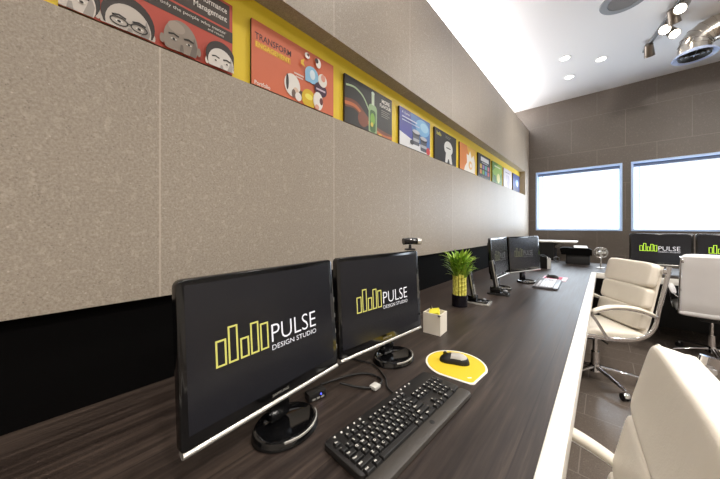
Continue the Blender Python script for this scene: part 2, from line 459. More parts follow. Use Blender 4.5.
# 3: bottle
p = Print().rect((30, 27, 24), 0, 0, PW, PH)
def band(c, pts, w): p.line(c, [tuple(q)[:2] for q in spline([Vector((*a, 0)) for a in pts], 6)], w)
band((116, 62, 36), [(0, .17), (.1, .178), (.2, .12), (.3, .075), (.4, .06), (.497, .055)], .055)
band((196, 110, 60), [(0, .168), (.1, .172), (.2, .115), (.3, .07), (.4, .052), (.497, .06)], .022)
p.ell((128, 66, 38), .17, .11, .05, .05)
band((170, 190, 150), [(.01, .28), (.09, .29), (.17, .26), (.23, .19)], .012)
p.poly((150, 180, 130), rrect(.225, .03, .315, .24, .03)).poly((60, 100, 40), rrect(.24, .05, .30, .2, .02))
p.ell((130, 180, 60), .268, .14, .024, .04).ell((220, 200, 70), .26, .1, .014, .016).rect((200, 215, 190), .255, .235, .285, .31).ell((210, 225, 205), .27, .315, .017, .012)
p.ell((220, 180, 60), .2, .03, .02, .014).ell((230, 190, 70), .35, .045, .022, .014)
p.txt((240, 236, 228), 'MORE', .365, .285, .036, bold=.001).txt((240, 236, 228), 'FLAVOUR', .345, .252, .034, width=.13, bold=.001)
for i, q in enumerate((.228, .214, .2, .186)): p.rect((150, 148, 140), .36, q, .46 - .02 * (i % 2), q + .005)
poster(1.165, 'black poster with a green bottle and orange swirl', p)

# 4: blue with jars
p = Print().rect((70, 120, 190), 0, 0, PW, PH)
p.poly((62, 66, 160), [(0, .12), (.2, .12), (.16, PH), (0, PH)]).ell((120, 180, 226), .36, .26, .12, .07).ell((160, 208, 238), .39, .27, .07, .04)
p.poly((236, 238, 242), [(0, 0), (PW, 0), (PW, .1), (.2, .12), (0, .155)])
for u, v in ((.25, .09), (.375, .06)):
    p.poly((86, 90, 104), rrect(u - .055, v, u + .055, v + .095, .014)).ell((44, 46, 56), u, v + .1, .062, .022).ell((190, 194, 204), u, v + .112, .06, .016).rect((180, 184, 194), u - .05, v + .03, u + .05, v + .055)
p.ell((60, 62, 74), .18, .1, .03, .02).ell((206, 60, 60), .455, .075, .034, .036)
p.txt((225, 230, 245), 'A cleaner', .03, .30, .03).rect((210, 218, 240), .03, .27, .26, .28).rect((200, 210, 236), .03, .245, .3, .253)
poster(1.762, 'blue and white poster with two grey jars', p)

# 5: black with white figure
p = Print().rect((28, 26, 25), 0, 0, PW, PH)
p.txt((210, 200, 60), 'hello', .04, .285, .05, bold=.001).rect((120, 118, 112), .23, .31, .36, .316).rect((120, 118, 112), .23, .295, .33, .301)
p.ell((225, 225, 222), .3, .2, .1, .07).rect((28, 26, 25), .25, .195, .35, .205)
p.poly((225, 225, 222), [(.24, .15), (.36, .15), (.39, .02), (.33, .02), (.31, .09), (.29, .09), (.27, .02), (.22, .02)])
poster(2.352, 'black poster with a plain white figure and small yellow heading', p)

# 6: orange with white splash
p = Print().rect((214, 132, 66), 0, 0, PW, PH).poly((226, 178, 72), [(.2, PH), (PW, PH), (PW, 0), (.4, 0)])
p.poly((240, 236, 228), [(.12, .02), (.46, .02), (.47, .18), (.42, .27), (.36, .22), (.31, .3), (.26, .24), (.2, .25), (.21, .15), (.15, .1)])
p.ell((232, 190, 120), .32, .13, .06, .05).ell((245, 240, 232), .33, .13, .03, .025)
poster(2.945, 'orange poster with a white splash shape', p)
# 7: black with colour grid
p = Print().rect((36, 36, 40), 0, 0, PW, PH).rect((230, 230, 230), 0, 0, PW, .05).rect((220, 220, 222), .1, .26, .42, .315).rect((170, 170, 175), .14, .235, .38, .248)
cs = [(220, 140, 60), (120, 180, 90), (90, 150, 200), (200, 80, 90), (220, 190, 80), (150, 120, 180), (90, 180, 170), (210, 110, 130)]
for i in range(8): p.poly(cs[i], rrect(.06 + .1 * (i % 4), .09 + .07 * (i // 4), .135 + .1 * (i % 4), .145 + .07 * (i // 4), .01))
poster(3.53, 'black poster with a grid of small coloured squares', p)
# 8: green
p = Print().rect((92, 138, 50), 0, 0, PW, PH).poly((140, 180, 70), [(0, .2), (.3, PH), (PW, PH), (PW, .24), (.2, .08)]).ell((225, 220, 140), .3, .13, .08, .07).ell((60, 104, 40), .12, .1, .07, .06).rect((210, 214, 180), .1, .28, .4, .3)
poster(4.115, 'green poster with a pale yellow round shape', p, (120, 120, 50))
# 9: pale
p = Print().rect((226, 222, 230), 0, 0, PW, PH).ell((186, 178, 196), .28, .15, .09, .1).ell((206, 200, 214), .2, .2, .08, .06).rect((160, 150, 170), .1, .28, .36, .295)
poster(4.70, 'pale lilac and white poster second from the end of the niche', p, (170, 160, 150))
# 10: blue
p = Print().rect((40, 66, 140), 0, 0, PW, PH).ell((150, 190, 235), .3, .2, .11, .06).ell((230, 236, 245), .32, .18, .06, .05).poly((28, 40, 96), [(0, 0), (PW, 0), (PW, .08), (0, .13)])
poster(5.285, 'dark blue poster at the far end of the niche', p)

# ------------------------------------------------------------------ monitors
def make_monitor(label, loc, rz, group, logo='lime', logo_text='lwhite', k=1., zb=.085, led=False, W=.462, Hh=.34, lean=3.4, sy=0., lo=.009):
    """origin on the desk; screen faces local -y"""
    t = thing('monitor', label, 'computer monitor', loc, rz, group)
    W, Hh = W * k, Hh * k
    TM = T(0, 0, zb) @ RX(-lean)
    FR = TM @ Matrix(((1, 0, 0, 0), (0, 0, -1, 0), (0, 1, 0, 0), (0, 0, 0, 1)))   # (x, z, outwards) of the panel
    c = MB().use(M['black'])
    c.prism(rrect(-W / 2, .008 * k, W / 2, Hh, .016 * k), -.02, 0, FR, bev=.004)
    c.prism(rrect(-W / 2 + .04, .04, W / 2 - .04, Hh - .03, .03), -.04, -.018, FR)
    case = c.build('casing', None, t)
    x0 = -W / 2
    sx0, sx1, sz0, sz1 = x0 + .015 * k, -x0 - .018 * k, .040 * k, Hh - .014 * k
    MB().prism([(sx0, sz0), (sx1, sz0), (sx1, sz1), (sx0, sz1)], 0, .0006, FR).build('screen', M['screen'], t, smooth=False)
    bz = MB().use(M['silver']); bz.sweep([(-W / 2 + .004, .008 * k, -.008), (W / 2 - .004, .008 * k, -.008)], .0085 * k, .012, smooth=0, seg=12, ref=(0, 1, 0), mx=FR)
    bz.build('bottom_bar', None, t)
    lg = MB().use(M[logo]); o = .009 * k; e = .0009
    bars = [(.071, .095, .058), (.099, .122, .082), (.127, .149, .047), (.153, .175, .075), (.179, .202, .066)]
    for a, b, h in bars:
        a, b, z0, z1, q = x0 + (a + lo) * k, x0 + (b + lo) * k, .149 * k, (.149 + h) * k, .0042 * k
        for r in ((a, z0, b, z0 + q), (a, z1 - q, b, z1), (a, z0 + q, a + q, z1 - q), (b - q, z0 + q, b, z1 - q)):
            lg.prism([(r[0], r[1]), (r[2], r[1]), (r[2], r[3]), (r[0], r[3])], e, e, FR)
    lg.use(M[logo_text])
    lg.text('PULSE', .066 * k, FR @ T(x0 + (.211 + lo) * k, .159 * k, e), width=.152 * k, bold=-.0007)
    lg.text('DESIGN STUDIO', .0185 * k, FR @ T(x0 + (.211 + lo) * k, .139 * k, e), width=.152 * k, bold=-.0001)
    lg.build('logo', None, t, smooth=False)
    MB().use(M['silver']).text('SAMSUNG', .0095 * k, FR @ T(-.02, .024 * k, .0006), width=.05 * k).build('brand_lettering', None, case, smooth=False)
    for i in range(4):
        MB().box((W / 2 - .001, -.004 + .006, .06 + .05 * i), (W / 2 + .0016, .016, .074 + .05 * i), .0005, TM).build('side_button', M['silver'], case)
    # stand
    st = MB().use(M['black'])
    st.box((-.03 + sy, .022, .012), (.03 + sy, .05, zb + .1), .006)
    st.build('neck', None, t)
    b = MB().use(M['black'])
    b.lathe([(.0, .004), (.075, .005), (.088, .012), (.094, .018), (.1, .017), (.106, .008), (.108, .0015), (.10, 0), (0, 0)], 48, T(sy, .0, 0), .84, .7)
    b.build('base', None, t)
    bt = MB().use(M['silver']); bt.sweep([(sy + .0855 * math.cos(R(a)), .071 * math.sin(R(a)), .0165) for a in range(-125, -19, 7)], .0035, .0022, 8, (0, 0, 1), 0); bt.build('base_trim', None, t)
    if led: MB().sph((.2, -.004, .04), .0022).build('power_light', M['led'], t)
    return t
GM = 'black widescreen monitors on the desk'
m1 = make_monitor('black widescreen monitor nearest the camera, on the desk with the largest PULSE logo', (-.622, .379, .7505), 94.5, GM, zb=.074, W=.45, Hh=.35, lean=5, sy=.02, lo=.0)
m2 = make_monitor('black monitor with a webcam clipped on top, beside the nearest one', (-.632, .857, .7505), 85, GM, zb=.07, W=.47, Hh=.354, lean=3.4, sy=.04, lo=.013)
m3 = make_monitor('black monitor seen almost edge-on behind the upright phones', (-.65, 2.53, .7505), 89, GM, 'gold', 'ldim', zb=.1)
m4 = make_monitor('black monitor beside the far keyboard, angled with dim logo', (-.555, 2.995, .7505), 70, GM, 'gold', 'ldim', zb=.1, W=.49)
m5 = make_monitor('black monitor under the back wall window with bright green PULSE logo', (.485, 4.68, .7505), 0, GM, 'green', 'lwhite', 1.1, .08)
m6 = make_monitor('black monitor cut by the right frame edge behind the grey-backed chair', (1.01, 4.70, .7505), -3, GM, 'green', 'lwhite', 1.1, .08)

# webcam on monitor 2
t = thing('webcam', 'small black webcam sitting on top of the second monitor', 'webcam', (-.653, 1.062, 1.1755), 60)
t.scale = (1.15, 1.15, 1.15)
MB().box((-.018, -.012, 0), (.018, .014, .006), .002).build('clip', M['matte'], t)
MB().cone((0, 0, .005), (0, 0, .022), .006, .005, 12).build('stalk', M['matte'], t)
b = MB().use(M['black']); b.sweep([(-.03, 0, .034), (0, 0, .036), (.03, 0, .034)], .013, .012, 14, (0, 0, 1)); b.build('body', None, t)
b = MB().use(M['silver']); b.cone((.028, -.006, .034), (.042, -.01, .034), .0135, .0125, 20); b.build('lens_ring', None, t)
MB().cone((.041, -.0097, .034), (.0435, -.0104, .034), .009, .008, 20).build('lens', M['black'], t)

# ------------------------------------------------------------------ keyboards
def make_keyboard(label, loc, rz, body, keym, rest, full=True):
    t = thing('keyboard', label, 'keyboard', loc, rz, 'computer keyboards')
    W, D = .452, .172
    MB().prism(rrect(-W / 2, -.045, W / 2, D / 2 , .012), .002, .016, bev=.003).build('body', M[body], t)
    MB().prism(rrect(-W / 2, -D / 2, W / 2, -.0452, .014), .002, .014, bev=.004).build('palm_rest', M[rest], t)
    u = .0187; x0 = -W / 2 + .010; y0 = .0555
    rows = []
    def row(r, x, items):
        for it in items:
            wd, s = (it if isinstance(it, tuple) else (1, it))
            if s is not None: rows.append((x, r, wd, s))
            x += wd * u
    n = x0 + 15 * u + .008; k = n + 3 * u + .008
    row(0, x0, ['Esc', (1, None)] + ['F%d' % i for i in range(1, 5)] + [(.5, None)] + ['F%d' % i for i in range(5, 9)] + [(.5, None)] + ['F9', 'F10', 'F11', 'F12'])
    row(1, x0, list('`1234567890-=') + [(2, '<')]); row(1, n, ['Ins', 'Hm', 'Up']); row(1, k, ['#', '/', '*', '-'])
    row(2, x0, [(1.5, 'Tab')] + list('QWERTYUIOP[]') + [(1.5, '\\')]); row(2, n, ['Del', 'End', 'Dn']); row(2, k, list('789+'))
    row(3, x0, [(1.75, 'Caps')] + list("ASDFGHJKL;'") + [(2.25, 'Enter')]); row(3, k, list('456'))
    row(4, x0, [(2.25, 'Shift')] + list('ZXCVBNM,./') + [(2.75, 'Shift')]); row(4, n, [(1, None), '^']); row(4, k, list('123'))
    row(5, x0, [(1.5, 'Ctrl'), (1.25, 'Alt'), (7.5, ' '), (1.25, 'Alt'), (1.5, 'Fn'), (2, 'Ctrl')]); row(5, n, ['<', 'v', '>']); row(5, k, [(2, '0'), '.', ])
    lay = []
    for x, r, wd, s in rows:
        y = y0 - (r + (.25 if r else 0)) * u
        mb = MB().use(M[keym])
        cx, cw = x + wd * u / 2, wd * u - .0026
        b = bmesh.new(); bmesh.ops.create_cube(b, size=1)
        for v in b.verts:
            top = v.co.z > 0; q = .0016 if top else 0
            v.co = Vector((math.copysign(cw / 2 - q, v.co.x), math.copysign((u - .0026) / 2 - q, v.co.y), .0065 if top else 0))
        bmesh.ops.bevel(b, geom=[e for e in b.edges if all(v.co.z > .006 for v in e.verts)], offset=.0008, segments=1, affect='EDGES')
        mb.merge(b)
        if full and s.strip():
            mb.use(M['legend']).text(s, .0085 if len(s) == 1 else .0055, T(-cw / 2 + .0028, .0002 if len(s) == 1 else 0, .00662), bold=.0003)
        o = mb.build('key', None, t, smooth=False); o.location = (cx, y, .0155)
    for i in range(9):
        o = MB().lathe([(0, .002), (.0022, .002), (.003, .001), (.003, 0)], 12).build('media_button', M['legend' if full else keym], t)
        o.location = (-W / 2 + .03 + .022 * i + (.14 if i > 4 else 0), .0775, .0155)
    if full: MB().use(M['matte']).prism(ell(0, 0, .007, .007), 0, .0006, T(.02, -.064, .0139)).build('emblem', None, t)
    return t
make_keyboard('black keyboard with white key legends in front of the two nearest monitors', (-.402, .640, .7505), 87.5, 'kbbody', 'key', 'kbrest')
make_keyboard('black keyboard painted pale for window sheen far along the desk in front of the angled monitor', (-.385, 3.02, .7505), 92, 'sheenbody', 'sheenkey', 'sheenbody', False).scale = (1.12, 1.05, 1)

# ------------------------------------------------------------------ mouse pads and mice
def mouse(label, loc, rz, top):
    t = thing('computer_mouse', label, 'computer mouse', loc, rz, 'computer mice')
    def shell(sx, sy, h, z0):
        b = bmesh.new(); bmesh.ops.create_uvsphere(b, u_segments=28, v_segments=14, radius=1)
        for v in b.verts:
            x, y, z = v.co
            pinch = 1 - .16 * math.exp(-((y - .05) / .35) ** 2)
            hh = 1 - .25 * (y * .5 + .5)
            v.co = Vector((math.copysign(abs(x) ** .8, x) * sx * pinch, math.copysign(abs(y) ** .85, y) * sy, max(z, 0) * h * hh + z0))
        return b
    b = MB(); b.use(M['matte']).merge(shell(.031, .056, .037, 0)); b.build('body', None, t)
    b = MB(); b.use(M[top]); s = shell(.0305, .0555, .0385, 0)
    [bmesh.ops.bisect_plane(s, geom=s.verts[:] + s.edges[:] + s.faces[:], plane_co=pc, plane_no=pn, clear_outer=True) for pc, pn in (((0, .014, .02), (0, 1, .25)), ((0, 0, .016), (0, -.12, -1)))]; b.merge(s); b.build('button_shell', None, t)
    b = MB(); b.use(M['black']); b.cone((-.004, .034, .0265), (.004, .034, .0265), .0085, seg=20); b.build('scroll_wheel', None, t)
    return t
t = thing('mouse_pad', 'yellow teardrop mouse pad with white border under the nearest mouse', 'mouse pad', (-.425, 1.02, .7505), 0, 'mouse pads')
def drop(r, tip):
    a0, a1 = -44 + 52, -44 + 360 - 52
    pts = [(r * math.cos(R(a0 + (a1 - a0) * i / 40)), r * math.sin(R(a0 + (a1 - a0) * i / 40))) for i in range(41)]
    for q, kk in ((-3, 1), (0, 1.01), (3, 1)): pts.append((tip * kk * math.cos(R(-44 + q)), tip * kk * math.sin(R(-44 + q))))
    return pts
MB().prism(drop(.112, .136), 0, .003, bev=.0008).build('border', M['padwhite'], t)
MB().prism(drop(.105, .128), .003, .0034).build('face', M['padyel'], t)
b = MB().use(M['padwhite']); b.prism([(.074, -.072), (.084, -.062), (.080, -.058), (.070, -.068)], .0035, .0036); b.build('mark', None, t)
mouse('black mouse with grey shell on the yellow mouse pad', (-.434, 1.03, .7541), 112, 'mousegrey')
t = thing('mouse_pad', 'small pink and red mouse pad far along the desk beside the far keyboard', 'mouse pad', (-.375, 3.40, .7505), 0, 'mouse pads')
MB().prism(rrect(-.10, -.13, .10, .13, .02), 0, .003).build('border', M['padpink'], t)
MB().prism(rrect(-.085, -.115, .06, .115, .02), .003, .0034).build('face', M['padred'], t)
mouse('black mouse on the small pink and red mouse pad', (-.395, 3.40, .7541), 80, 'matte')

# ------------------------------------------------------------------ pencil cube
t = thing('desk_organizer', 'white open box holding yellow notes and pens beside the second monitor', 'pen holder', (-.635, 1.27, .7505), 4)
b = MB(); q = .0445
b.box((-q, -q, 0), (q, q, .004)); b.box((-q, -q, .004), (-q + .004, q, .102)); b.box((q - .004, -q, .004), (q, q, .102))
b.box((-q + .004, -q, .004), (q - .004, -q + .004, .102)); b.box((-q + .004, q - .004, .004), (q - .004, q, .102))
b.build('box', M['cube'], t, smooth=False)
b = MB(); [b.box((-.024, -.02, .0 + .0024 * i), (.024, .026, .0022 + .0024 * i), 0, RZ(random.uniform(-9, 9))) for i in range(12)]
o = b.build('sticky_note_pad', M['sticky']); o.location = (-.635, 1.272, .829); o.rotation_euler = (R(16), R(-14), R(25))
tag(o, 'yellow sticky note pad in the white open box', 'note pad')
b = MB(); b.box((-.036, -.036, 0), (.036, .036, .072)); o = b.build('note_block', M['paper']); o.location = (-.635, 1.27, .7548); tag(o, 'block of white note paper inside the white open box', 'note block')
def pen(label, loc, rot, m, ln=.115):
    t = thing('pen', label, 'pen', loc, 0, 'pens in the white box'); t.rotation_euler = tuple(R(a) for a in rot)
    MB().cone((0, 0, 0), (0, 0, ln), .0042, seg=12).build('barrel', m, t)
    MB().cone((0, 0, ln), (0, 0, ln + .012), .0042, .001, 12).build('tip', M['matte'], t)
    MB().box((.004, -.001, .01), (.006, .001, .045)).build('clip', M['silver'], t)
pen('black pen leaning out of the white box', (-.603, 1.262, .836), (72, 0, 20), M['matte'], .09)
pen('grey pen at the back of the white box', (-.672, 1.295, .836), (30, 20, 0), M['steel'], .04)

# ------------------------------------------------------------------ lucky bamboo
t = thing('potted_bamboo', 'bundle of yellow-green bamboo stalks with leafy top in a black pot', 'potted plant', (-.722, 1.80, .7505))
b = MB(); b.lathe([(0, .004), (.044, .004), (.05, 0), (.05, .075), (.046, .077), (.043, .072), (.043, .06), (0, .06)], 32); b.build('pot', M['pot'], t)
st = MB().use(M['stalk']); lf = MB()
tops = []
for ring, cnt in ((.0, 1), (.019, 6), (.036, 12)):
    for i in range(cnt):
        a = 2 * PI * i / max(cnt, 1) + ring * 40; x, y = ring * math.cos(a), ring * math.sin(a); h = .20 + random.uniform(-.012, .016)
        pr = [(0, .061), (.0085, .061)]
        z = .061 + random.uniform(0, .02)
        while z < h:
            pr += [(.0078, z), (.0098, z + .003), (.0078, z + .006)]; z += random.uniform(.024, .034)
        pr += [(.0085, h), (0, h + .002)]
        st.lathe(pr, 10, T(x, y, 0)); tops.append((x, y, h, a))
st.build('stalks', None, t)
def leafblade(mb, base, az, lean, ln, wd, droop):
    P = [Vector(base)]; d = lean
    n = 6
    for i in range(n):
        d += droop / n
        P.append(P[-1] + Vector((math.cos(az) * math.sin(d), math.sin(az) * math.sin(d), math.cos(d))) * ln / n)
    b = bmesh.new(); sd = Vector((-math.sin(az), math.cos(az), 0)); prev = None
    for i, p_ in enumerate(P):
        wv = wd * math.sin(PI * min(1, (i + .6) / (n + .6))) ** .8 if i < n else .0004
        up = Vector((0, 0, .25 * wv))
        cur = (b.verts.new(p_ - sd * wv + up), b.verts.new(p_), b.verts.new(p_ + sd * wv + up))
        if prev:
            b.faces.new((prev[0], prev[1], cur[1], cur[0])); b.faces.new((prev[1], prev[2], cur[2], cur[1]))
        prev = cur
    mb.merge(b)
for x, y, h, a in tops:
    for j in range(13):
        lf.use(M['leaf'] if random.random() < .62 else M['leaf2'])
        az = a + random.uniform(-1.5, 1.5); 
        leafblade(lf, (x, y, h - .01 + j * .008), az, random.uniform(.02, .6), random.uniform(.065, .135), random.uniform(.005, .0085), random.uniform(.2, 1.3))
lf.build('leaves', None, t)
tag(t.children[0], 'black pot'); 

# ------------------------------------------------------------------ upright phones
def phone(label, loc, rz, k=1., bs=1., bm='silver'):
    t = thing('desk_phone', label, 'phone', loc, rz, 'upright phones on the desk'); t.scale = (k, k, k)
    b = MB().use(M[bm]); b.prism(rrect(-.06 * bs, -.085 * bs, .06 * bs, .075, .01), 0, .010, bev=.002); b.build('base', None, t)
    b = MB().use(M['black']); b.prism(rrect(-.05 * bs, -.072 * bs, .05 * bs, .06, .008), .0101, .016, bev=.002); b.build('base_top', None, t)
    b = MB().use(M['black']); b.box((-.03, .0, .016), (.03, .06, .05), .008); b.build('cradle', None, t)
    mx = T(0, .022, .022) @ RX(-9)
    h = MB().use(M['matte']); h.box((-.024, -.012, 0), (.024, .012, .19), .006, mx); hs = h.build('handset', None, t)
    f = MB().use(M['silver']); f.box((-.0262, -.009, .002), (-.0241, -.003, .192), .0006, mx); f.box((.0241, -.009, .002), (.0262, -.003, .192), .0006, mx); f.build('side_trim', None, hs)
    s = MB().use(M['screen']); s.box((-.018, -.0128, .12), (.018, -.0121, .165), 0, mx); s.build('display', None, hs)
    for r in range(4):
        for c in range(3):
            b = MB().use(M['silver']); b.box((-.018 + .013 * c, -.0142, .03 + .019 * r), (-.008 + .013 * c, -.0121, .042 + .019 * r), .0008, mx); b.build('key', None, hs)
    b = MB().use(M['grille']); b.sph((.022 * bs, -.04 * bs, .022), .014, (1, 1, .6)); b.build('speaker_knob', None, t)
    return t
phone('black and silver upright phone standing beside the bamboo pot', (-.66, 1.96, .7505), 96)
phone('taller silver-edged upright phone in front of the edge-on monitor', (-.60, 2.31, .7505), 98, 1.25, .6, 'matte')

# ------------------------------------------------------------------ hub and cables under the monitors
t = thing('usb_hub', 'small black hub with a blue light under the nearest monitor', 'hub', (-.665, .53, .7505), 80)
MB().box((-.03, -.016, 0), (.03, .016, .024), .003).build('body', M['matte'], t)
MB().sph((.01, -.0165, .016), .0022).build('power_light', M['led'], t)
for i in range(3): MB().box((-.02 + .015 * i, -.0172, .004), (-.009 + .015 * i, -.0155, .009)).build('port', M['silver'], t)
t = thing('cable', 'loop of black cable with a pale plug between the two nearest monitors', 'cable', (-.6, .66, .7505))
MB().sweep([(-.05, -.04, .012), (.0, -.01, .006), (.045, .03, .0045), (.03, .08, .0045), (-.03, .075, .0045), (-.07, .02, .0045), (-.1, -.08, .005)], .0036, smooth=8).build('cord', M['cable'], t)
MB().box((.03, .015, .001), (.056, .045, .013), .003, ).build('plug', M['clear'], t)
o = MB().sweep([(-.49, .70, .756), (-.53, .72, .7545), (-.57, .76, .7545), (-.66, .80, .7545), (-.76, .78, .7545), (-.9, .82, .7545)], .0025, smooth=8).build('keyboard_cable', M['cable'])
tag(o, 'thin black cable running from the near keyboard behind the monitors', 'cable')

# ------------------------------------------------------------------ chairs
def make_chair(label, loc, rz, base_rot=0, mleath='leath', zs=1.):
    t = thing('office_chair', label, 'office chair', loc, rz, 'white leather office chairs')
    L = M[mleath]; CR = M['chrome']
    prof = [(.312, .985), (.297, .9), (.268, .77), (.242, .65), (.218, .54), (.19, .47), (.1, .435), (-.05, .432), (-.2, .45), (-.265, .44)]
    def along(pts): return [Vector((0, y, z)) for y, z in pts]
    # rear sheet of the back
    bk = MB().use(L)
    b = bmesh.new(); P = spline(along(prof[:6]), 6); rows = []
    for i, p_ in enumerate(P):
        tn = (P[min(i + 1, len(P) - 1)] - P[max(i - 1, 0)]).normalized(); nn = Vector((0, -tn.z, tn.y))
        if nn.y < 0: nn = -nn
        rows.append([b.verts.new((x, p_.y + nn.y * o_, p_.z + nn.z * o_)) for o_ in (-.006, .010) for x in (-.232, -.2, 0, .2, .232)])
    for a, c in zip(rows, rows[1:]):
        for j in list(range(4)) + [5, 6, 7, 8]: b.faces.new((a[j], a[j + 1], c[j + 1], c[j]))
        b.faces.new((a[0], a[5], c[5], c[0])); b.faces.new((a[4], a[9], c[9], c[4]))
    for r_ in (rows[0], rows[-1]):
        for j in range(4): b.faces.new((r_[j], r_[j + 1], r_[j + 6], r_[j + 5]))
    bmesh.ops.recalc_face_normals(b, faces=b.faces[:]); bk.merge(b)
    back = bk.build('backrest', None, t, angle=50)
    def pad(y0, z0, y1, z1, w_, th, off):
        a, c = Vector((0, y0, z0)), Vector((0, y1, z1)); d = c - a; ang = math.atan2(d.z, d.y)
        mid = (a + c) / 2; nrm = Vector((0, -math.sin(ang), math.cos(ang)))
        return Matrix.Translation(mid + nrm * off) @ Matrix.Rotation(ang, 4, 'X'), w_, d.length, th
    for y0, z0, y1, z1, th in ((.272, .81, .316, .998, .074), (.24, .65, .274, .814, .072), (.205, .49, .242, .655, .072)):
        mx, w_, ln, th = pad(y0, z0, y1, z1, .474, th, .032)
        m_ = MB().use(L); m_.pillow(w_, ln, th, mx, n=22, p=12, e=.2, rc=.09)
        for zz in (-.33, .33): m_.sweep([(x, y, zz * th) for x, y in rrect(-w_ / 2 + .009, -ln / 2 + .008, w_ / 2 - .009, ln / 2 - .008, .03, 5)], .0028, closed=True, smooth=0, seg=6, ref=(0, 0, 1), mx=mx) 
        m_.build('cushion', None, back, angle=80)
    seat = MB().use(L); mx, w_, ln, th = pad(-.285, .478, .205, .455, .49, .085, -.006)
    # a seat cushion with a rolled front
    seat.pillow(w_, ln, th, mx, n=20, p=8, flat=.2)
    seat.build('seat', None, t, angle=80)
    for sx in (-1, 1):
        r_ = MB().use(CR); r_.sweep([(sx * .247, y + (.034 if z > .5 else .012), z) for y, z in prof], .008, .017, 10, (1, 0, 0), 6); r_.build('side_rail', None, t, angle=60)
        a_ = MB().use(CR)
        a_.sweep([(sx * .25, .262, .60), (sx * .275, .235, .618), (sx * .285, .1, .662), (sx * .287, -.05, .672), (sx * .286, -.17, .645), (sx * .282, -.195, .62), (sx * .276, -.16, .57), (sx * .262, -.085, .455), (sx * .246, -.06, .437)], .0075, .011, 10, (1, 0, 0), 6)
        ar = a_.build('armrest', None, t, angle=60)
        q = MB().use(L); q.sweep([(sx * .278, .225, .63), (sx * .285, .1, .676), (sx * .287, -.05, .687), (sx * .286, -.165, .661), (sx * .284, -.2, .634)], .025, .014, 14, (1, 0, 0), 6, taper=lambda f: 1 - .45 * abs(2 * f - 1) ** 8)
        q.build('arm_pad', None, ar, angle=70)
    for sx_ in (-1, 1): MB().use(CR).box((sx_ * .225, .30, .93), (sx_ * .252, .352, .965), .004).build('rail_bracket', None, t)
    br = MB().use(CR); br.sweep([(-.243, .03, .418), (.243, .03, .418)], .010, smooth=0); br.build('cross_bar', None, t); br = MB().use(CR); br.sweep([(-.243, -.14, .425), (.243, -.14, .425)], .010, smooth=0); br.build('cross_bar', None, t)
    me_ = MB().use(M['matte']); me_.box((-.09, -.14, .365), (.09, .07, .415), .015); me_.sweep([(.08, -.03, .385), (.22, -.05, .385)], .006, smooth=0); me_.build('tilt_mechanism', None, t)
    co = MB().use(CR); co.cone((0, 0, .1), (0, 0, .24), .030, .028); co.cone((0, 0, .24), (0, 0, .37), .016); co.cone((0, 0, .08), (0, 0, .135), .048, .036); co.build('column', None, t)
    for i in range(5):
        a = R(base_rot + 72 * i); cx, cy = math.cos(a), math.sin(a)
        l_ = MB().use(CR); l_.sweep([(cx * .03, cy * .03, .115), (cx * .16, cy * .16, .098), (cx * .30, cy * .30, .073)], .022, .013, 10, (-cy, cx, 0), 6, taper=lambda f: 1 - .4 * f)
        lg = l_.build('base_leg', None, t, angle=60)
        cst = MB().use(M['matte'])
        px, py = cx * .30, cy * .30; nx, ny = -cy, cx
        for sg in (-1, 1):
            cst.cone((px + nx * sg * .006, py + ny * sg * .006, .027), (px + nx * sg * .022, py + ny * sg * .022, .027), .0265, seg=20)
        cst.use(CR); cst.cone((px, py, .03), (px, py, .075), .009); cst.sweep([(px + cx * .028, py + cy * .028, .03), (px + cx * .02, py + cy * .02, .05), (px, py, .058), (px - cx * .02, py - cy * .02, .05)], .02, .003, 8, (nx, ny, 0))
        cst.build('caster', None, lg)
    t.scale = (.92, 1, zs)
    return t
make_chair('white leather office chair at the near desk edge, its back cut by the frame corner', (-.15, .735, 0), -86, 30)
make_chair('white leather office chair turned towards the camera beside the far desk edge', (-.055, 3.0, 0), -55, 3)
make_chair('office chair seen from behind with a plain grey-white back at the back desk', (.765, 4.18, 0), 178, -50, 'leath2', 1.02)

# ------------------------------------------------------------------ far corner objects
t = thing('side_counter', 'black cabinet with a thin white overhanging top against the back wall under the window', 'cabinet', (-.75, 5.75, 0))
MB().box((-.16, -.2, 0), (.12, .25, 1.02)).build('body', M['matte'], t)
MB().box((-.2, -.22, 1.02), (.42, .25, 1.045), .004).build('top', M['white'], t)
b = MB().use(M['white']); b.sweep([(.12, .0, .93), (.24, 0, 1.015)], .014, .02, smooth=0, ref=(0, 1, 0)); b.build('bracket', None, t)
t = thing('printer', 'black printer with white paper on its lid on the desk corner under the window', 'printer', (-.30, 5.02, .7505), 4)
b = MB(); b.prism(rrect(-.12, -.1, .15, .12, .02), 0, .13, bev=.006); b.build('body', M['matte'], t)
b = MB(); b.prism([(-.17, .0), (.17, .0), (.17, .19), (.13, .235), (-.15, .235), (-.19, .2)], -.12, .12, T(0, 0, 0) @ Matrix(((1, 0, 0, 0), (0, 0, 1, 0), (0, 1, 0, 0), (0, 0, 0, 1))) @ T(0, .131, 0) @ Matrix.Diagonal((1, .42, 1, 1))); b.build('lid', M['back'], t)
MB().box((-.02, -.135, .0), (.13, .1, .004), 0, T(0, 0, .232) @ RX(5)).build('paper_tray', M['back'], t)
o = MB().box((-.075, -.10, 0), (.075, .10, .006)).build('paper_stack', M['paper']); o.location = (-.25, 5.0, .9925); o.rotation_euler = (R(5), 0, R(6)); tag(o, 'white sheets of paper lying on the black printer', 'paper')
t = thing('desk_fan', 'small pale desk fan with round wire cage standing behind the turned chair', 'fan', (-.03, 4.66, .7505), 10)
MB().lathe([(0, 0), (.05, 0), (.05, .008), (.02, .014), (0, .014)], 28).build('base', M['silver'], t)
MB().cone((0, 0, .012), (0, 0, .2), .009, .008).build('pole', M['silver'], t)
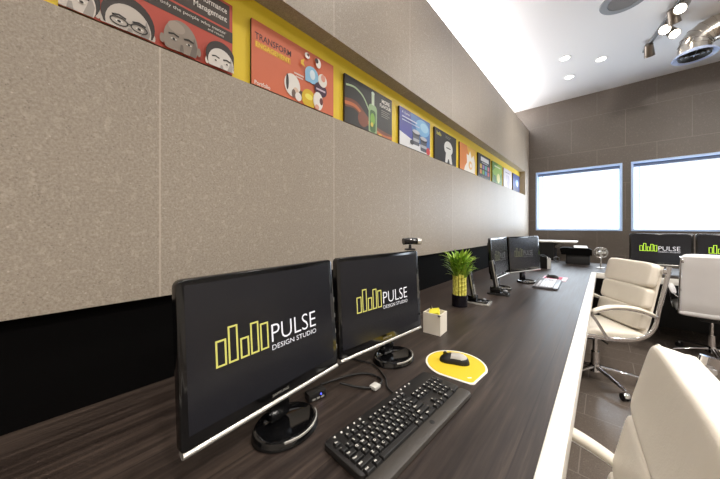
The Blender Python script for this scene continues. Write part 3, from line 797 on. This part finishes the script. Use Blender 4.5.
MB().cone((0, .035, .2), (0, -.02, .2), .022, .018).build('motor', M['clear'], t)
b = MB().use(M['silver'])
for yy, rr in ((-.03, .055), (-.012, .068), (.012, .068)): b.sweep([(rr * math.cos(a * PI / 8), yy, .2 + rr * math.sin(a * PI / 8)) for a in range(16)], .0022, closed=True, smooth=3, ref=(0, 1, 0), seg=6)
for i in range(12):
    a = i * PI / 6; b.sweep([(.012 * math.cos(a), -.036, .2 + .012 * math.sin(a)), (.055 * math.cos(a), -.03, .2 + .055 * math.sin(a)), (.068 * math.cos(a), 0, .2 + .068 * math.sin(a))], .0014, smooth=3, ref=(0, 1, 0), seg=6)
b.build('cage', None, t)
for i in range(4):
    a = i * PI / 2; b = MB(); b.prism([(.01 * math.cos(a), .01 * math.sin(a)), (.05 * math.cos(a - .3), .05 * math.sin(a - .3)), (.052 * math.cos(a + .35), .052 * math.sin(a + .35))], -.001, .001, T(0, -.018, .2) @ RX(90)); b.build('blade', M['clear'], t)
o = MB().sweep([(.034 * math.cos(a * PI / 8), 0, .042 + .034 * math.sin(a * PI / 8)) for a in range(16)], .014, .008, closed=True, smooth=2, ref=(0, 1, 0)).build('tape_roll', M['grille']); o.location = (-.53, 5.02, .7505); o.rotation_euler = (0, 0, R(5)); tag(o, 'small grey tape roll standing on the far desk beside the black printer', 'tape roll')
t = thing('magazine_holder', 'white-edged black file holder just beyond the angled monitor', 'file holder', (-.62, 4.18, .7505), -20)
b = MB().use(M['matte']); b.prism([(-.11, 0), (.11, 0), (.11, .13), (.02, .17), (-.11, .17)], -.045, -.04, RX(90)); b.prism([(-.11, 0), (.11, 0), (.11, .13), (.02, .17), (-.11, .17)], .04, .045, RX(90)); b.build('side', None, t)
b = MB().use(M['clear']); b.box((.105, -.04, 0), (.11, .04, .13)); b.box((-.11, -.04, 0), (.105, .04, .004)); b.build('front', None, t)
for i in range(4):
    o = MB().box((-.1, -.004, 0), (.1, .004, .15 - .006 * i), .001).build('magazine', M['paper' if i % 2 else 'matte']); o.location = Vector((-.62, 4.18, .755)) + Matrix.Rotation(R(-20), 3, 'Z') @ Vector((0, -.028 + .018 * i, 0)); o.rotation_euler = (0, 0, R(-20)); tag(o, 'thin %s magazine standing in the white-edged file holder' % ('white' if i % 2 else 'black'), 'magazine', 'magazines in the %s half of the holder' % ('white' if i % 2 else 'black'))

# ------------------------------------------------------------------ ceiling
CZ = 3.61
GL = 'round recessed ceiling lights'
def downlight(label, x, y):
    t = thing('ceiling_light', label, 'ceiling light', (x, y, CZ), 0, GL)
    MB().lathe([(.052, 0), (.052, -.006), (.066, -.007), (.07, 0)], 32).build('trim_ring', M['ceil'], t)
    MB().lathe([(0, -.002), (.05, -.0045), (.052, -.001)], 32).build('lens', M['lamp'], t)
downlight('round recessed ceiling light, left of the nearer pair', -.4, 4.66)
downlight('round recessed ceiling light nearest the spotlight track', -.03, 5.02)
downlight('round recessed ceiling light nearest the back wall', -.40, 5.29)
t = thing('ceiling_speaker', 'round grey ceiling speaker grille cut by the top of the frame', 'speaker', (.16, 3.87, CZ))
MB().lathe([(.13, 0), (.135, -.012), (.195, -.008), (.2, 0)], 48).build('rim', M['grille'], t); tag(t.children[0], 'pale grey rim')
MB().lathe([(0, -.014), (.09, -.014), (.13, -.008), (.13, 0)], 48).build('grille', M['spkgrey'], t)
# spotlight track
t = thing('track_light', 'ceiling spotlight track with four metal spot heads', 'track light', (.50, 4.62, CZ))
d = Vector((-.10, .50, 0))
MB().box((-.017, -.55, -.03), (.017, .55, 0), .003, Matrix.Rotation(math.atan2(.10, .50), 4, 'Z')).build('track', M['grille'], t)
def head(f, aim, side):
    b0 = d * f + Vector((side, 0, -.03)); c = b0 + Vector((0, 0, -.075)); a = Vector(aim).normalized()
    h = MB().use(M['steel']); h.cone(c - a * .08, c + a * .06, .04, .05, 24, False); h.cone(c - a * .1, c - a * .08, .022, .04); 
    hd = h.build('spot_head', None, t)
    MB().sweep([b0, b0 + Vector((0, 0, -.05)), c], .008, smooth=0).build('arm', M['steel'], hd)
    MB().cone(c + a * .050, c + a * .053, .044).build('lens', M['lamp'], hd)
    return Vector(t.location) + c + a * .1
HP = [head(-.85, (-.3, -.55, -.6), .0), head(-.15, (-.25, -.75, -.55), 0), head(.12, (.25, -.5, -.7), .09), head(.75, (.1, .55, -.8), 0), head(-.5, (.2, .5, -.85), 0)]
t['label'] = 'ceiling spotlight track with metal spot heads'
# duct
t = thing('air_duct', 'shiny round metal duct elbow with a ring diffuser hanging below the ceiling', 'duct', (.76, 4.81, 3.23))
du = MB().use(M['duct'])
pts = [(0, 0, .0), (0, 0, .09)]
NS = 5
for i in range(NS + 1):
    a = PI / 2 * i / NS; pts.append((.20 - .20 * math.cos(a), 0, .09 + .15 * math.sin(a)))
pts += [(.9, 0, .24), (1.8, 0, .24), (3.58, 0, .24)]
du.sweep(pts, .13, .13, 40, (0, 1, 0), 0)
for q in (2, 3, 4, 5, 6, 7, 8): 
    p0, p1 = Vector(pts[q]), Vector(pts[q]) + (Vector(pts[min(q + 1, 9)]) - Vector(pts[q - 1])).normalized() * .008
    du.cone(p0, p1, .133, seg=40)
du.build('pipe', None, t, angle=12)
for i in range(2): MB().sweep([(.9 + i * 1.2, 0, .36), (.9 + i * 1.2, 0, .38)], .01, smooth=0).build('hanger', M['steel'], t)
df = MB().use(M['vent'])
df.lathe([(.13, .02), (.145, .0), (.172, -.022), (.176, -.016), (.15, .015), (.13, .03)], 48)
df.use(M['matte'])
[df.lathe([(r_, -.0), (r_ + .018, -.02), (r_ + .020, -.018), (r_ + .004, .003), (r_, 0)], 40) for r_ in (.105, .07, .035)]
df.use(M['vent']); df.box((-.13, -.004, -.006), (.13, .004, .004)); df.box((-.004, -.13, -.006), (.004, .13, .004)); df.build('diffuser', None, t)
MB().lathe([(0, .012), (.129, .012)], 40).build('duct_throat', M['matte'], t)

# ------------------------------------------------------------------ lights
def light(kind, name, loc, energy, color, **kw):
    l = bpy.data.lights.new(name, kind); l.energy = energy; l.color = color
    rot = kw.pop('rot', None); aim = kw.pop('aim', None)
    for k_, v in kw.items(): setattr(l, k_, v)
    o = bpy.data.objects.new(name, l); COL.objects.link(o); o.location = loc
    if aim is not None: o.rotation_euler = (Vector(aim) - Vector(loc)).to_track_quat('-Z', 'Y').to_euler()
    elif rot: o.rotation_euler = tuple(R(a) for a in rot)
    return o
WARM = (1, .945, .875); NEUT = (1, .95, .88); DAY = (.80, .90, 1.0)
for y in (-1.6, .0, 1.6, 3.2, 4.9):  # added lamp grid without fixtures, outer rows stronger to light the wall frontally
    for x, e in ((-.35, 24), (1.3, 80), (2.9, 120)):
        light('SPOT', 'ceiling_fill', (x, y, 3.56), e, WARM, spot_size=R(140), spot_blend=.8, shadow_soft_size=.09)
light('AREA', 'cove_lamp', (-1.62, 1.8, 3.22), 150, (1, .97, .95), shape='RECTANGLE', size=.2, size_y=8.4, rot=(180, 0, 0))
for i, (a, b) in enumerate(WIN):
    light('AREA', 'daylight', ((a + b) / 2, Y1 + .07, 1.76), 12, DAY, shape='RECTANGLE', size=b - a - .1, size_y=1.0, rot=(-90, 0, 0))
light('SPOT', 'track_lamp', (1.75, 2.0, 3.36), 120, WARM, spot_size=R(75), spot_blend=.5, shadow_soft_size=.05, aim=(.6, 6.2, 2.9))
for hp, am in zip(HP[:3], ((-.3, -.55, -.6), (-.25, -.75, -.55), (.25, -.5, -.7))):
    light('SPOT', 'track_lamp', hp, 22, NEUT, spot_size=R(70), spot_blend=.6, shadow_soft_size=.03, aim=Vector(hp) + Vector(am))

wd = bpy.data.worlds.new('world'); S.world = wd; wd.use_nodes = True
wd.node_tree.nodes['Background'].inputs[0].default_value = (.7, .8, 1, 1); wd.node_tree.nodes['Background'].inputs[1].default_value = .3

# ------------------------------------------------------------------ camera
cam = bpy.data.cameras.new('camera'); co = bpy.data.objects.new('camera', cam); COL.objects.link(co)
co.location = (0, 0, H); co.rotation_euler = (R(90), 0, math.atan(244 / 270))
cam.sensor_fit = 'HORIZONTAL'; cam.sensor_width = 36; cam.lens = 270 / 720 * 36; cam.shift_y = -12.5 / 720; cam.clip_start = .02
S.camera = co
S.view_settings.view_transform = 'Standard'; S.view_settings.look = 'None'; S.view_settings.gamma = 1; S.view_settings.use_curve_mapping = False
S.view_settings.exposure = 0.62
